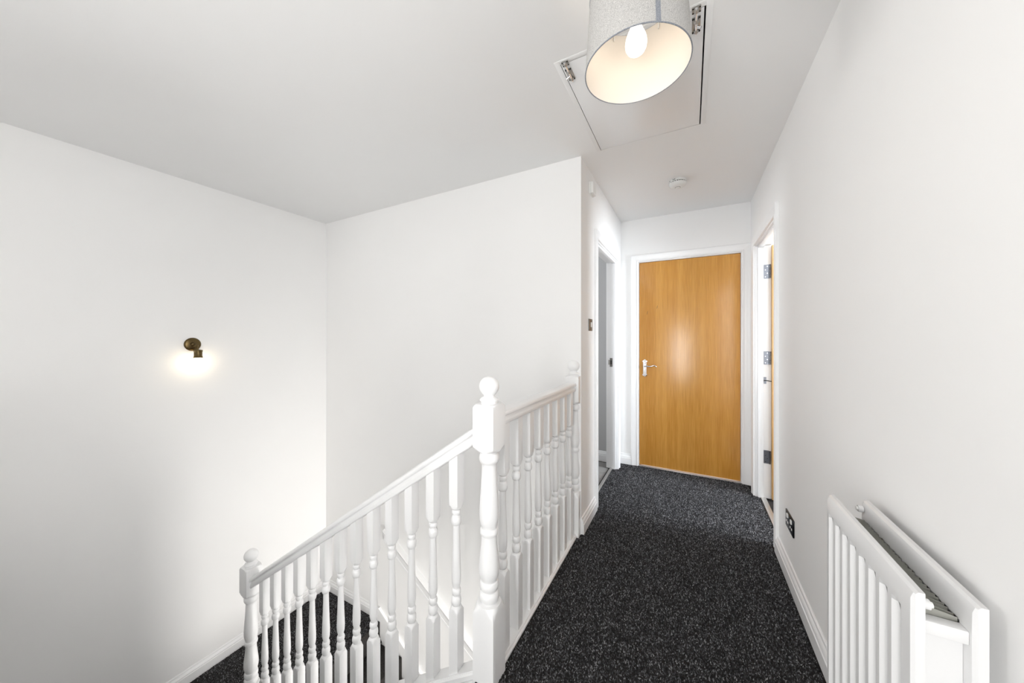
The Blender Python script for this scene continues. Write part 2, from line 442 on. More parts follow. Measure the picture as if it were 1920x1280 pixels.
skirt('baseboard_far', (XW, YF, ZH), (-2.505, YF, ZH), (0, -1, 0), 'white skirting along the far wall of the half landing', None, 1, 0)
skirt('baseboard_left_room', (-2.5, 3.42, -0.006), (XL - T, 3.42, -0.006), (0, -1, 0), 'white skirting on the grey wall through the left doorway')

AR = [(0, 0), (0.065, 0), (0.065, 0.016), (0.060, 0.019), (0.050, 0.019), (0.044, 0.0165), (0.040, 0.0165), (0.036, 0.015), (0.020, 0.0125), (0.012, 0.012), (0.010, 0.0145), (0.003, 0.0145), (0, 0.012)]
# a = distance from the opening outward, b = projection from the wall
def frame(name, label, plane, axis, a0, a1, head, sgn, stops):
    """door lining + architraves. axis 'x': wall plane x=plane, opening along y; sgn = corridor side direction"""
    t = thing(name, label, None, kind='structure')
    if axis == 'x':
        def P(a, z): return (plane, a, z)
        Uo, V = Vector((0, 1, 0)), (sgn, 0, 0)
    else:
        def P(a, z): return (a, plane, z)
        Uo, V = Vector((1, 0, 0)), (0, sgn, 0)
    r = 0.008
    extrude('architrave', AR, P(a0 - r + 0.0, 0), P(a0 - r, head + r), -Uo, V, TRIM, t, 0, 1)
    extrude('architrave', AR, P(a1 + r, 0), P(a1 + r, head + r), Uo, V, TRIM, t, 0, 1)
    extrude('architrave', AR, P(a0 - r, head + r), P(a1 + r, head + r), (0, 0, 1), V, TRIM, t, -1, 1)
    d0, d1 = (0.0, -sgn * T)
    lo, hi = min(plane + d0, plane + d1), max(plane + d0, plane + d1)
    lo -= 0.001; hi += 0.001
    def B(n, aa, ab, z0, z1, c0=lo, c1=hi, bev=0.0015):
        if axis == 'x': return box(n, c0, c1, aa, ab, z0, z1, TRIM, t, bev)
        return box(n, aa, ab, c0, c1, z0, z1, TRIM, t, bev)
    B('door_lining', a0 - 0.03, a0, 0, head); B('door_lining', a1, a1 + 0.03, 0, head)
    B('door_lining', a0 - 0.03, a1 + 0.03, head, head + 0.028)
    s0, s1 = stops
    B('door_stop', a0, a0 + 0.013, 0, head - 0.013, s0, s1); B('door_stop', a1 - 0.013, a1, 0, head - 0.013, s0, s1)
    B('door_stop', a0, a1, head - 0.013, head, s0, s1)
    return t
fr_l = frame('trim_1', 'white door frame of the open left doorway', XL, 'x', L0, L1, HEAD - 0.002, 1, (XL - 0.048, XL - 0.012))
fr_r = frame('trim_2', 'white door frame of the right doorway with three hinges', XR, 'x', R0, R1, HEAD - 0.002, -1, (XR + 0.014, XR + 0.050))
fr_e = frame('trim_3', 'white door frame around the closed oak door', YE, 'y', E0, E1, EH, -1, (YE + 0.058, YE + 0.095))

# strike plate on the far lining of the left doorway
sp = boxes('strike_plate', [(-0.676, -0.652, L1 - 0.0145, L1 - 0.0128, 0.975, 1.058)], NICKEL, fr_l); sp['label'] = 'steel latch strike plate'
boxes('latch_hole', [(-0.670, -0.658, L1 - 0.0152, L1 - 0.0140, 0.998, 1.036)], DARK, sp)
boxes('plate_lip', [(-0.690, -0.676, L1 - 0.017, L1 - 0.0135, 0.995, 1.04)], STEEL, sp, 0.001)

# ------------------------------------------------------------------ doors
# closed oak door at the end of the corridor
d1 = thing('door_1', 'closed oak veneer door with a chrome lever handle at the corridor end', None, (0, 0, 0), kind='structure')
DY = YE + 0.014
box('door_leaf', E0 + 0.003, E1 - 0.003, DY, DY + 0.04, 0.012, EH - 0.003, WOOD, d1, 0.0015)
# lever handle on a shaped plate
def plate_outline():
    h, w = 0.085, 0.021
    pts = []
    half = [(0.0, h), (0.008, h - 0.003), (0.013, h - 0.010), (0.021, h - 0.014), (0.0235, h - 0.020), (0.0185, h - 0.026), (0.0175, 0.0)]
    r = half + [(x, -z) for x, z in half[::-1][1:]]
    return r + [(-x, z) for x, z in r[::-1][1:-1]]
PX, PZ = -0.388, 0.957
bm = bmesh.new()
po = plate_outline()
A = [bm.verts.new((PX + x, DY, PZ + z)) for x, z in po]
B_ = [bm.verts.new((PX + x, DY - 0.004, PZ + z)) for x, z in po]
C_ = [bm.verts.new((PX + x * 0.82, DY - 0.008, PZ + z * 0.95)) for x, z in po]
n = len(po)
for P_, Q_ in ((A, B_), (B_, C_)):
    for i in range(n): bm.faces.new((P_[i], P_[(i + 1) % n], Q_[(i + 1) % n], Q_[i]))
bm.faces.new(C_)
hpl = from_bm('handle_plate', bm, CHROME, d1, 30); hpl['label'] = 'chrome shaped handle plate'
LZ = PZ + 0.022
cyl('lever_boss', (PX, DY - 0.006, LZ), (PX, DY - 0.040, LZ), 0.009, CHROME, hpl)
tube('lever', [(PX - 0.004, DY - 0.040, LZ), (PX + 0.02, DY - 0.042, LZ + 0.001), (PX + 0.045, DY - 0.043, LZ - 0.003), (PX + 0.065, DY - 0.043, LZ + 0.001),
               (PX + 0.082, DY - 0.042, LZ + 0.007), (PX + 0.096, DY - 0.040, LZ + 0.004), (PX + 0.106, DY - 0.038, LZ - 0.003), (PX + 0.110, DY - 0.037, LZ - 0.006)],
     [0.008, 0.0078, 0.0065, 0.0065, 0.007, 0.0068, 0.006, 0.003], CHROME, hpl)
for zz in (0.068, -0.068):
    cyl('screw', (PX, DY - 0.0075, PZ + zz), (PX, DY - 0.0092, PZ + zz), 0.0035, STEEL, hpl, 12)
for sx, sz in ((-0.275, 1.545), (-0.362, 1.495)):
    tube('veneer_mark', [(sx, DY - 0.0002, sz + 0.018), (sx - 0.003, DY - 0.0004, sz), (sx - 0.008, DY - 0.0002, sz - 0.016)], [0.0008, 0.0018, 0.0008], BRONZE, d1, 6)
S(box('trim_4', E0, E1, YE + 0.0, YE + 0.05, -0.004, 0.006, ALU, None, 0.002), 'thin metal threshold strip under the closed oak door')

# open oak door of the right room, hinged on the far lining
d2 = thing('door_2', 'open oak door seen edge-on inside the right doorway', None, (0, 0, 0), kind='structure')
HXX = XR + T - 0.008
box('door_leaf', HXX + 0.012, HXX + 0.72, R1 - 0.046, R1 - 0.006, 0.012, 1.962, WOOD, d2, 0.0015)
box('edge_lipping', HXX + 0.006, HXX + 0.012, R1 - 0.046, R1 - 0.006, 0.012, 1.962, WOODE, d2, 0.001)
for hz0, hz1 in ((1.714, 1.822), (1.044, 1.146), (0.272, 0.374)):
    h = box('hinge', 0.507, 0.540, R1 - 0.0022, R1 + 0.0005, hz0, hz1, HINGE, d2); h['label'] = 'steel butt hinge'
    for k in range(5):
        zz = hz0 + (hz1 - hz0) * k / 5
        cyl('knuckle', (0.5455, R1 - 0.008, zz + 0.001), (0.5455, R1 - 0.008, zz + (hz1 - hz0) / 5 - 0.001), 0.006, HINGE, h, 12)
    for k in range(4):
        zz = hz0 + (hz1 - hz0) * (k + 0.5) / 4
        cyl('screw', (0.518 + 0.012 * (k % 2), R1 - 0.0022, zz), (0.518 + 0.012 * (k % 2), R1 - 0.0034, zz), 0.0035, CHROME, h, 10)
clz = box('closer_plate', 0.500, 0.524, R1 - 0.0022, R1 + 0.0005, 0.893, 0.945, HINGE, d2); clz['label'] = 'steel plate of the chain door closer'
tube('closer_rod', [(0.508, R1 - 0.004, 0.919), (0.53, R1 - 0.012, 0.918), (0.556, R1 - 0.026, 0.916)], 0.003, DARK, clz, 8)
S(box('trim_5', XR + 0.032, XR + 0.066, R0, R1, -0.004, 0.006, ALU, None, 0.002), 'metal threshold strip across the right doorway')
S(box('trim_6', XL - 0.066, XL - 0.042, L0, L1, -0.008, 0.006, ALU, None, 0.002), 'metal threshold strip between carpet and grey laminate in the left doorway')

# ------------------------------------------------------------------ staircase
RISE, GO = 0.1836, 0.2665
st = thing('staircase', 'dark carpeted upper flight behind the white stair balustrade', 'staircase', (-0.69, 0.5, ZH))
stL = (-0.69, 0.5, ZH)
def sub(o, base):
    o.matrix_parent_inverse = Matrix.Translation(-Vector(base)); return o
for i in range(1, 7):
    x1 = -0.69 - GO * (i - 1); x0 = -0.69 - GO * i
    sub(box('step', x0 - 0.012, x1, 0.04, 0.997, -RISE * i - 0.19, -RISE * i, CARPET, st, 0.008), stL)
SL = 0.685
def zcap(x): return -0.008 + SL * (x + 0.74)
def zrail(x): return 0.838 + SL * (x + 0.73)
sub(prism('stair_string', [(-0.704, zcap(-0.704) - 0.031), (-2.366, zcap(-2.366) - 0.031), (-2.366, zcap(-2.366) - 0.30), (-0.704, zcap(-0.704) - 0.30)], 'y', 0.999, 1.070, TRIM, st), stL)
CAPP = [(-0.036, -0.022), (-0.033, -0.025), (0.033, -0.025), (0.036, -0.022), (0.036, -0.008), (0.031, -0.003), (0.028, -0.003), (0.028, 0), (-0.028, 0), (-0.028, -0.003), (-0.031, -0.003), (-0.036, -0.008)]
# half landing
hl = S(boxes('floor', [(XW, -2.289, YN, 1.045, ZH - 0.2, ZH), (XW, -2.44, 1.045, YF, ZH - 0.2, ZH)], CARPET), 'dark carpeted half landing seen between the balusters')
pile('carpet_pile', XW + 0.02, -2.44, 1.05, YF - 0.02, 0.0058, 0.0065, hl, ZH)
s2 = thing('staircase', 'dark carpeted lower flight descending along the far stairwell wall', 'staircase', (-2.44, 1.6, ZG))
s2L = (-2.44, 1.6, ZG)
for i in range(1, 7):
    x0 = -2.44 + GO * (i - 1)
    if x0 + GO > -0.53: break
    sub(box('step', x0, x0 + GO + 0.012, 1.08, YF - 0.026, ZH - RISE * i - 0.19, ZH - RISE * i, CARPET, s2, 0.008), s2L)
sub(prism('wall_string', [(-2.505, ZH), (-2.505, ZH + 0.102), (-2.46, ZH + 0.112), (-0.75, ZH + 0.112 - SL * 1.71), (-0.75, ZH - 0.15 - SL * 1.71), (-2.40, ZH - 0.20)], 'y', YF - 0.024, YF - 0.002, TRIM, s2), s2L)
sub(box('string_block', -2.512, -2.490, YF - 0.030, YF - 0.002, ZH, ZH + 0.116, TRIM, s2, 0.002), s2L)

# wall handrail of the lower flight
hr = thing('wall_handrail', 'white moulded handrail fixed along the far stairwell wall', 'handrail', (-2.4, YF, -0.6))
PE = [(0, -0.128), (0.020, -0.128), (0.024, -0.122), (0.024, -0.103), (0.018, -0.099), (0.024, -0.094), (0.026, -0.05), (0.036, -0.03), (0.042, -0.012), (0.036, -0.002), (0.02, 0), (0, 0)]
sub(extrude('rail', PE, (-2.385, YF, -0.440), (-0.76, YF, -0.440 - 0.648 * 1.625), (0, -1, 0), (0, 0, 1), TRIM, hr, 0, 0), (-2.4, YF, -0.6))

# ------------------------------------------------------------------ balustrades
BH = 0.0205
def bal_profile(top, t0, bot, tl=0.378):
    p = [(top, 0.05), (t0 + 0.018, 0.05), (t0 + 0.012, 0.0255), (t0 + 0.005, 0.0215), (t0, 0.0165)]
    p += bead(t0 - 0.013, 0.0175, 0.010, 0.0125)
    p += [(t0 - 0.026, 0.0125)] + bead(t0 - 0.046, 0.0200, 0.018, 0.0130) + [(t0 - 0.068, 0.0128)]
    b = t0 - tl
    p += [(t0 - 0.11, 0.0134), (t0 - 0.16, 0.0148), (t0 - 0.20, 0.0162), (t0 - 0.24, 0.0176), (t0 - 0.268, 0.0181), (t0 - 0.286, 0.0174), (t0 - 0.297, 0.0155), (t0 - 0.303, 0.0135)]
    p += bead(b + 0.060, 0.0180, 0.013, 0.0130) + [(b + 0.044, 0.0125)] + bead(b + 0.024, 0.0200, 0.019, 0.0125)
    p += [(b + 0.003, 0.0165), (b - 0.002, 0.0215), (b - 0.008, 0.0255), (b - 0.015, 0.05), (bot, 0.05)]
    return p
NH = 0.044
def newel_profile(bot):
    p = [(1.0085, 0.030), (1.0080, 0.050), (1.003, 0.056), (0.997, 0.0605), (0.992, 0.07), (0.852, 0.07), (0.847, 0.058), (0.841, 0.050), (0.835, 0.043), (0.833, 0.031), (0.828, 0.0295)]
    p += bead(0.807, 0.0372, 0.019, 0.0290, 8)
    p += [(0.785, 0.0272), (0.772, 0.0272), (0.74, 0.0285), (0.69, 0.0315), (0.64, 0.0350), (0.605, 0.0365), (0.580, 0.0355), (0.562, 0.0320), (0.553, 0.0285)]
    p += bead(0.534, 0.0345, 0.013, 0.0290, 6)
    p += [(0.516, 0.0285), (0.49, 0.0295), (0.455, 0.0335), (0.42, 0.0370), (0.40, 0.0380), (0.38, 0.0368), (0.365, 0.0330), (0.357, 0.0300)]
    p += bead(0.338, 0.0362, 0.016, 0.0300, 6)
    p += [(0.319, 0.0290)] + bead(0.297, 0.0375, 0.019, 0.0290, 8)
    p += [(0.275, 0.0290), (0.2735, 0.043), (0.262, 0.051), (0.247, 0.0590), (0.238, 0.07), (bot, 0.07)]
    return p
BALL = [(1.1090, 0.0005)] + [(1.0715 + 0.0375 * math.cos(t), 0.0375 * math.sin(t)) for t in np.linspace(0.12, 2.62, 14)] + \
       [(1.0365, 0.0195), (1.0335, 0.0215), (1.029, 0.0300), (1.0245, 0.0345), (1.0205, 0.0355), (1.0165, 0.0325), (1.0145, 0.0290), (1.0105, 0.031), (1.0082, 0.031)]

def make_newel(parent, loc, bot, half=False):
    bmn = bm_turned(newel_profile(bot), NH, 48)
    bmb = bm_turned(BALL, None, 32)
    if half:
        for b in (bmn, bmb):
            g = b.verts[:] + b.edges[:] + b.faces[:]
            bmesh.ops.bisect_plane(b, geom=g, plane_co=(0, 0, 0), plane_no=(0, 1, 0), clear_outer=True)
    nw = from_bm('newel_post', bmn, TRIM, parent, 32)
    nw.location = Vector(loc) - parent.location
    bl = from_bm('ball_finial', bmb, TRIM, nw, 40)
    return nw

HRP = [(-0.020, 0), (0.020, 0), (0.0245, 0.003), (0.0265, 0.008), (0.0265, 0.017), (0.0235, 0.023), (0.0195, 0.027), (0.0185, 0.031), (0.0205, 0.034),
       (0.0285, 0.036), (0.0305, 0.040), (0.0300, 0.046), (0.0265, 0.052), (0.019, 0.0565), (0.009, 0.0590), (0, 0.0597)]
HRP = HRP + [(-a, b) for a, b in HRP[::-1][1:-1]]
NX, NY = -0.659, 1.045

# landing balustrade
lb = thing('balustrade', 'white landing balustrade running beside the carpet to the wall corner', 'balustrade', (NX, 1.5, 0))
make_newel(lb, (NX, NY, 0), -0.35)
make_newel(lb, (NX, YF, 0), -0.35, half=True)
lbl = (NX, 1.5, 0)
sub(extrude('handrail', HRP, (NX, NY + NH, 0.913), (NX, YF - NH, 0.913), (1, 0, 0), (0, 0, 1), TRIM, lb), lbl)
BRP = [(-0.034, 0), (0.034, 0), (0.034, 0.008), (0.030, 0.0125), (0.027, 0.0125), (0.027, 0.0165), (-0.027, 0.0165), (-0.027, 0.0125), (-0.034, 0.0125)]
sub(extrude('base_rail', BRP, (NX, NY + NH, 0.0), (NX, YF, 0.0), (1, 0, 0), (0, 0, 1), TRIM, lb), lbl)
sub(box('apron', -0.712, -0.690, NY, YF, -0.26, 0.0, TRIM, lb), lbl)
bp_ = bal_profile(0.914, 0.706, 0.0165)
bml = bm_turned(bp_, BH, 24)
b0 = from_bm('baluster', bml, TRIM, None, 35)
for i in range(8):
    o = b0 if i == 0 else b0.copy()
    if i: COL.objects.link(o)
    o.parent = lb; o.location = Vector((NX, 1.146 + i * 0.1166, 0)) - lb.location

# gallery balustrade behind the upper flight
gb = thing('balustrade', 'white gallery balustrade along the near side of the stairwell', 'balustrade', (-1.9, -0.01, 0))
gbl = (-1.9, -0.01, 0); GY = -0.010
make_newel(gb, (NX, GY, 0), -0.35)
sub(extrude('handrail', HRP, (NX - NH, GY, 0.913), (XW, GY, 0.913), (0, 1, 0), (0, 0, 1), TRIM, gb), gbl)
sub(extrude('base_rail', BRP, (NX - NH, GY, 0.0), (XW, GY, 0.0), (0, 1, 0), (0, 0, 1), TRIM, gb), gbl)
for i in range(21):
    o = b0.copy(); COL.objects.link(o)
    o.parent = gb; o.location = Vector((-0.765 - i * 0.1168, GY, 0)) - gb.location

# stair balustrade
sb = thing('balustrade', 'white sloping stair balustrade descending to the lower ball-topped newel post', 'balustrade', (-1.5, NY, -0.6))
sbl = (-1.5, NY, -0.6)
nw2 = make_newel(sb, (-2.411, NY, -1.175), -0.125)
XA, XB = NX - NH, -2.411 + NH
k = 1.17
HRS = [(a, b * k) for a, b in HRP]
sub(extrude('handrail', HRS, (XA, NY, zrail(XA)), (XB, NY, zrail(XB)), (0, 1, 0), (0, 0, 1), TRIM, sb), sbl)
sub(extrude('base_rail', [(a, b * 1.2) for a, b in CAPP], (XA, NY, zcap(XA)), (XB, NY, zcap(XB)), (0, 1, 0), (0, 0, 1), TRIM, sb), sbl)
LEN = zrail(0) - zcap(0)
bms = bm_turned(bal_profile(LEN, LEN - 0.202, 0.0, 0.385), BH, 24, SL, SL)
s0 = from_bm('baluster', bms, TRIM, None, 35)
for i in range(13):
    o = s0 if i == 0 else s0.copy()
    if i: COL.objects.link(o)
    x = -0.812 - i * 0.1197
    o.parent = sb; o.location = Vector((x, NY, zcap(x))) - sb.location

# ------------------------------------------------------------------ radiator
RX0, RX1, RX2, RX3 = 0.342, 0.360, 0.413, 0.431
RY0, RY1, RZ0, RZ1 = 0.846, 1.256, 0.207, 0.807
rad = thing('radiator', 'white double panel radiator on the corridor wall', 'radiator', (XR, 1.05, RZ0))
rbase = (XR, 1.05, RZ0)
def rad_panel(name, xo, xi):
    """pressed panel: outer face towards xo with vertical recesses, rounded top and ends"""
    s = 1 if xi > xo else -1
    d = 0.0105
    ys = [RY0, RY0 + 0.004, RY0 + 0.030]
    dep = {}
    flags = [0, 0, 0]
    nb = 8; pitch = (RY1 - RY0 - 0.030 - 0.006) / nb
    for i in range(nb):
        y = RY0 + 0.030 + i * pitch
        ys += [y + 0.0005, y + 0.008, y + pitch - 0.026, y + pitch - 0.014]; flags += [0, 1, 1, 0]
    ys += [RY1 - 0.004, RY1]; flags += [0, 0]
    zs = [RZ0, RZ0 + 0.004, RZ0 + 0.044, RZ0 + 0.056, RZ1 - 0.056, RZ1 - 0.046, RZ1 - 0.014, RZ1 - 0.004, RZ1]
    zf = [0, 0, 0, 1, 1, 0, 0, 0, 0]
    zx = [0.006, 0.001, 0, 0, 0, 0, 0.0015, 0.005, 0.010]
    bm = bmesh.new(); G = []
    for j, z in enumerate(zs):
        row = []
        for i, y in enumerate(ys):
            e = 0.006 if i in (0, len(ys) - 1) else (0.0012 if i in (1, len(ys) - 2) else 0)
            x = xo + s * (max(zx[j], e) + (d if flags[i] and zf[j] else 0))
            row.append(bm.verts.new((x, y, z)))
        G.append(row)
    for j in range(len(zs) - 1):
        for i in range(len(ys) - 1):
            bm.faces.new((G[j][i], G[j][i + 1], G[j + 1][i + 1], G[j + 1][i]))
    # back skin
    c = [bm.verts.new((xi, y, z)) for y, z in ((RY0, RZ0), (RY1, RZ0), (RY1, RZ1), (RY0, RZ1))]
    bm.faces.new(c)
    bm.faces.new(G[0] + [c[1], c[0]]); bm.faces.new(G[-1][::-1] + [c[3], c[2]])
    bm.faces.new([r[0] for r in G] + [c[3], c[0]]); bm.faces.new([r[-1] for r in G[::-1]] + [c[1], c[2]])
    return sub(from_bm(name, bm, RADW, rad, 25), rbase)
rad_panel('front_panel', RX0, RX1)
rad_panel('rear_panel', RX2, RX3)
# convector fins: a folded sheet between the panels
bm = bmesh.new(); path = []
y = RY0 + 0.030; side = 0; fp = 0.0125
while y < RY1 - 0.02:
    a, b = (RX1 + 0.001, RX2 - 0.001) if side == 0 else (RX2 - 0.001, RX1 + 0.001)
    path += [(a, y), (b, y + 0.003)]; y += fp; side ^= 1
ztop, zbot = RZ1 - 0.034, RZ0 + 0.04
A = [bm.verts.new((px, py, zbot)) for px, py in path]; B_ = [bm.verts.new((px, py, ztop - (0.010 if i % 4 in (1, 2) else 0))) for i, (px, py) in enumerate(path)]
for i in range(len(path) - 1): bm.faces.new((A[i], A[i + 1], B_[i + 1], B_[i]))
bmesh.ops.solidify(bm, geom=bm.faces[:], thickness=0.0008)
fn = sub(from_bm('convector_fins', bm, FINM, rad), rbase); fn['label'] = 'grey folded convector fins between the panels'
sub(box('end_plate', RX1, RX2, RY0 + 0.022, RY0 + 0.024, RZ0 + 0.03, RZ1 - 0.070, RADW, rad), rbase)
sub(box('end_bar', RX1 - 0.001, RX2 + 0.001, RY0 + 0.008, RY0 + 0.030, RZ1 - 0.073, RZ1 - 0.050, RADW, rad, 0.002), rbase)
def vent(px, py, pz, sx):
    v = sub(cyl('vent_plug', (px, py, pz), (px + sx * 0.010, py, pz), 0.0085, RADW, rad), rbase)
    cyl('vent_screw', (px + sx * 0.010, py, pz), (px + sx * 0.014, py, pz), 0.0050, PLAST, v)
vent(RX1, RY0 + 0.014, RZ1 - 0.024, 1); vent(RX2, RY1 - 0.014, RZ1 - 0.020, -1)
for yy in (RY0 + 0.08, RY1 - 0.08):
    sub(box('wall_bracket', RX3, XR, yy - 0.02, yy + 0.02, RZ0 + 0.05, RZ1 - 0.08, RADW, rad), rbase)
for yy in (RY0 + 0.03, RY1 - 0.03):
    sub(tube('pipe', [(0.386, yy, RZ0 + 0.05), (0.386, yy, 0.0)], 0.0075, CHROME, rad), rbase)

# ------------------------------------------------------------------ socket, switch, sensor
sk = thing('wall_socket', 'black nickel double power socket low on the right wall', 'power socket', (XR, 2.172, 0.302))
SY0, SY1, SZ0, SZ1 = -0.073, 0.073, -0.043, 0.043
box('faceplate', -0.007, -0.0, SY0, SY1, SZ0, SZ1, BNICK, sk, 0.003)
for c in (-0.036, 0.036):
    r = box('rocker_switch', -0.012, -0.006, c - 0.009 - 0.012 * (1 if c < 0 else -1) * 0 - 0.008, c + 0.001, 0.014, 0.034, PLAST, sk, 0.001)
    box('earth_pin_slot', -0.0085, -0.0062, c + 0.006, c + 0.013, 0.012, 0.026, PLAST, sk, 0.001)
    box('pin_slot', -0.0085, -0.0062, c - 0.018, c - 0.008, -0.016, -0.006, PLAST, sk, 0.001)
    box('pin_slot', -0.0085, -0.0062, c + 0.008, c + 0.018, -0.016, -0.006, PLAST, sk, 0.001)
sw = thing('light_switch', 'brushed steel light switch with white rocker on the narrow wall', 'light switch', (XL, 2.278, 1.341))
box('faceplate', 0, 0.007, -0.043, 0.043, -0.041, 0.041, NICKEL, sw, 0.002)
box('rocker_switch', 0.006, 0.012, -0.006, 0.012, -0.016, 0.018, PLAST, sw, 0.001)
for yy in (-0.03, 0.03): cyl('screw', (0.007, yy, 0), (0.008, yy, 0), 0.0035, CHROME, sw, 12)
se = thing('wall_sensor', 'small white plastic box high on the narrow wall near the ceiling', 'sensor', (XL, 2.300, 2.288))
box('back_plate', 0, 0.010, -0.043, 0.043, -0.041, 0.041, PLAST, se, 0.002)
box('cover', 0.010, 0.028, -0.040, 0.040, -0.038, 0.038, PLAST, se, 0.004)
cyl('indicator', (0.0275, 0.0, 0.0), (0.0290, 0.0, 0.0), 0.006, PLAST, se, 14)

# ------------------------------------------------------------------ smoke alarm
sm = thing('smoke_alarm', 'round white smoke alarm on the corridor ceiling', 'smoke alarm', (-0.080, 2.735, ZC))
SP = [(0, 0.058), (-0.010, 0.060), (-0.012, 0.058)]
from_bm('base_plate', bm_turned(SP, None, 40), PLAST, sm, 40)
SD = [(-0.013, 0.050), (-0.018, 0.050), (-0.0185, 0.0585), (-0.026, 0.0578), (-0.034, 0.0535), (-0.041, 0.045), (-0.0455, 0.033), (-0.047, 0.019), (-0.0472, 0.002)]
from_bm('dome_cover', bm_turned(SD, None, 40), PLAST, sm, 40)
from_bm('vent_ring', bm_turned([(-0.0118, 0.053), (-0.0186, 0.053)], None, 40), DARK, sm, 40)
bt = from_bm('test_button', bm_turned([(-0.046, 0.0165), (-0.050, 0.0165), (-0.0515, 0.014), (-0.052, 0.001)], None, 28), PLAST, sm, 40)
from_bm('button_gap', bm_turned([(-0.0468, 0.0182), (-0.0476, 0.0182)], None, 28), DARK, sm, 40)
for ang in (-118, -108, -150):
    a = math.radians(ang)
    q = box('slot', -0.002, 0.002, -0.0035, 0.0035, -0.004, 0.0, DARK, sm); q.location = (0.0585 * math.cos(a), 0.0585 * math.sin(a), -0.003); q.rotation_euler = (0, 0, a)
for k_ in range(22):
    a = 2 * math.pi * k_ / 22
    q = box('rib', -0.003, 0.004, -0.0025, 0.0025, -0.0065, 0.0, PLAST, sm); q.location = (0.0535 * math.cos(a), 0.0535 * math.sin(a), -0.012); q.rotation_euler = (0, 0, a)

# ------------------------------------------------------------------ loft hatch
lh = thing('loft_hatch', 'white loft hatch with two slide bolts in the ceiling above the lamp', 'loft hatch', (0, 0, ZC))
hcx, hcy = (HX0 + HX1) / 2, (HY0 + HY1) / 2
lh.location = (hcx, hcy, ZC); lhl = (hcx, hcy, ZC)
sub(box('hatch_panel', HX0 + 0.0022, HX1 - 0.0055, HY0 + 0.0025, HY1 - 0.0022, ZC - 0.001, ZC + 0.018, TRIM, lh, 0.001), lhl)
sub(box('hatch_backing', HX0 - 0.02, HX1 + 0.02, HY0 - 0.02, HY1 + 0.02, ZC + 0.1, ZC + 0.12, DARK, lh), lhl)
FW = 0.022
for bx in ((HX0 - FW, HX0, HY0 - FW, HY1 + 0.008), (HX1, HX1 + FW, HY0 - FW, HY1 + 0.008), (HX0, HX1, HY0 - FW, HY0), (HX0, HX1, HY1, HY1 + 0.008)):
    sub(box('hatch_frame', bx[0], bx[1], bx[2], bx[3], ZC - 0.0014, ZC + 0.05, CEIL, lh, 0.0006), lhl)
def bolt(cx, cy0, knob_side):
    b = sub(box('slide_bolt', cx - 0.014, cx + 0.014, cy0 + 0.030, cy0 + 0.098, ZC - 0.0035, ZC - 0.0008, STEEL, lh, 0.0005), lhl); b['label'] = 'small steel slide bolt'
    def sb_(o): return o
    box('keeper_plate', cx - 0.014, cx + 0.014, cy0 - 0.014, cy0 + 0.012, ZC - 0.0055, ZC - 0.0008, STEEL, b, 0.0005)
    tube('bolt_rod', [(cx, cy0 - 0.012, ZC - 0.009), (cx, cy0 + 0.098, ZC - 0.009)], 0.0045, CHROME, b, 12)
    for yy in (cy0 - 0.002, cy0 + 0.042, cy0 + 0.086):
        bm = bmesh.new()
        ring = [(cx + 0.0085 * math.cos(t), ZC - 0.006 - 0.0085 * math.sin(t)) for t in np.linspace(0, math.pi, 9)]
        inner = [(cx + 0.0055 * math.cos(t), ZC - 0.006 - 0.0055 * math.sin(t)) for t in np.linspace(math.pi, 0, 9)]
        prism('bolt_guide', ring + inner, 'y', yy - 0.006, yy + 0.006, STEEL, b, 30); bm.free()
    tube('bolt_knob', [(cx, cy0 + 0.064, ZC - 0.010), (cx + 0.016 * knob_side, cy0 + 0.066, ZC - 0.018)], [0.004, 0.005], CHROME, b, 12)
    for yy in (cy0 - 0.010, cy0 + 0.008, cy0 + 0.034, cy0 + 0.094):
        for xx in (-0.0108, 0.0108):
            cyl('screw', (cx + xx, yy, ZC - 0.0035), (cx + xx, yy, ZC - 0.0062), 0.0028, DARK, b, 8)
bolt(HX0 + 0.022, HY0 + 0.0, -1); bolt(HX1 - 0.030, HY0 + 0.0, 1)

# ------------------------------------------------------------------ pendant lamp
LX, LY = -0.144, 1.060
pl = thing('pendant_lamp', 'linen drum pendant lampshade with lit bulb hanging below the loft hatch', 'pendant lamp', (LX, LY, ZC))
SB, STP = 2.066 - ZC, 2.288 - ZC
RB, RT = 0.150, 0.136
def shell(name, r0, r1, m, za=SB, zb=STP, a0=0, a1=2 * math.pi, seg=72):
    bm = bmesh.new(); rings = []
    closed = abs(a1 - a0 - 2 * math.pi) < 1e-6
    nn = seg if closed else seg + 1
    for (ra, z) in ((r0[0], za), (r0[1], zb), (r1[1], zb), (r1[0], za)):
        rings.append([bm.verts.new((ra * math.cos(a0 + (a1 - a0) * s / seg), ra * math.sin(a0 + (a1 - a0) * s / seg), z)) for s in range(nn)])
    for A, B in zip(rings, rings[1:] + rings[:1]):
        for s in range(seg): bm.faces.new((A[s], A[(s + 1) % nn], B[(s + 1) % nn], B[s]))
    if not closed:
        bm.faces.new([r[0] for r in rings]); bm.faces.new([r[-1] for r in rings[::-1]])
    return from_bm(name, bm, m, pl, 40)
sh = shell('lamp_shade', (RB, RT), (RB - 0.0012, RT - 0.0012), SHADE); sh['label'] = 'pale linen drum shade'
ln = shell('shade_liner', (RB - 0.0013, RT - 0.0013), (RB - 0.0020, RT - 0.0020), LINER)
ta = math.radians(-61)
seam = shell('shade_seam', (RB + 0.001, RT + 0.001), (RB + 0.0001, RT + 0.0001), SEAM, a0=ta - 0.042, a1=ta + 0.042, seg=6)
def torus(name, R, z, r, m, parent):
    return tube(name, [(R * math.cos(t), R * math.sin(t), z) for t in np.linspace(0, 2 * math.pi, 73)], r, m, parent, 8)
torus('shade_rim', RB - 0.0003, SB, 0.0017, SEAM, pl)
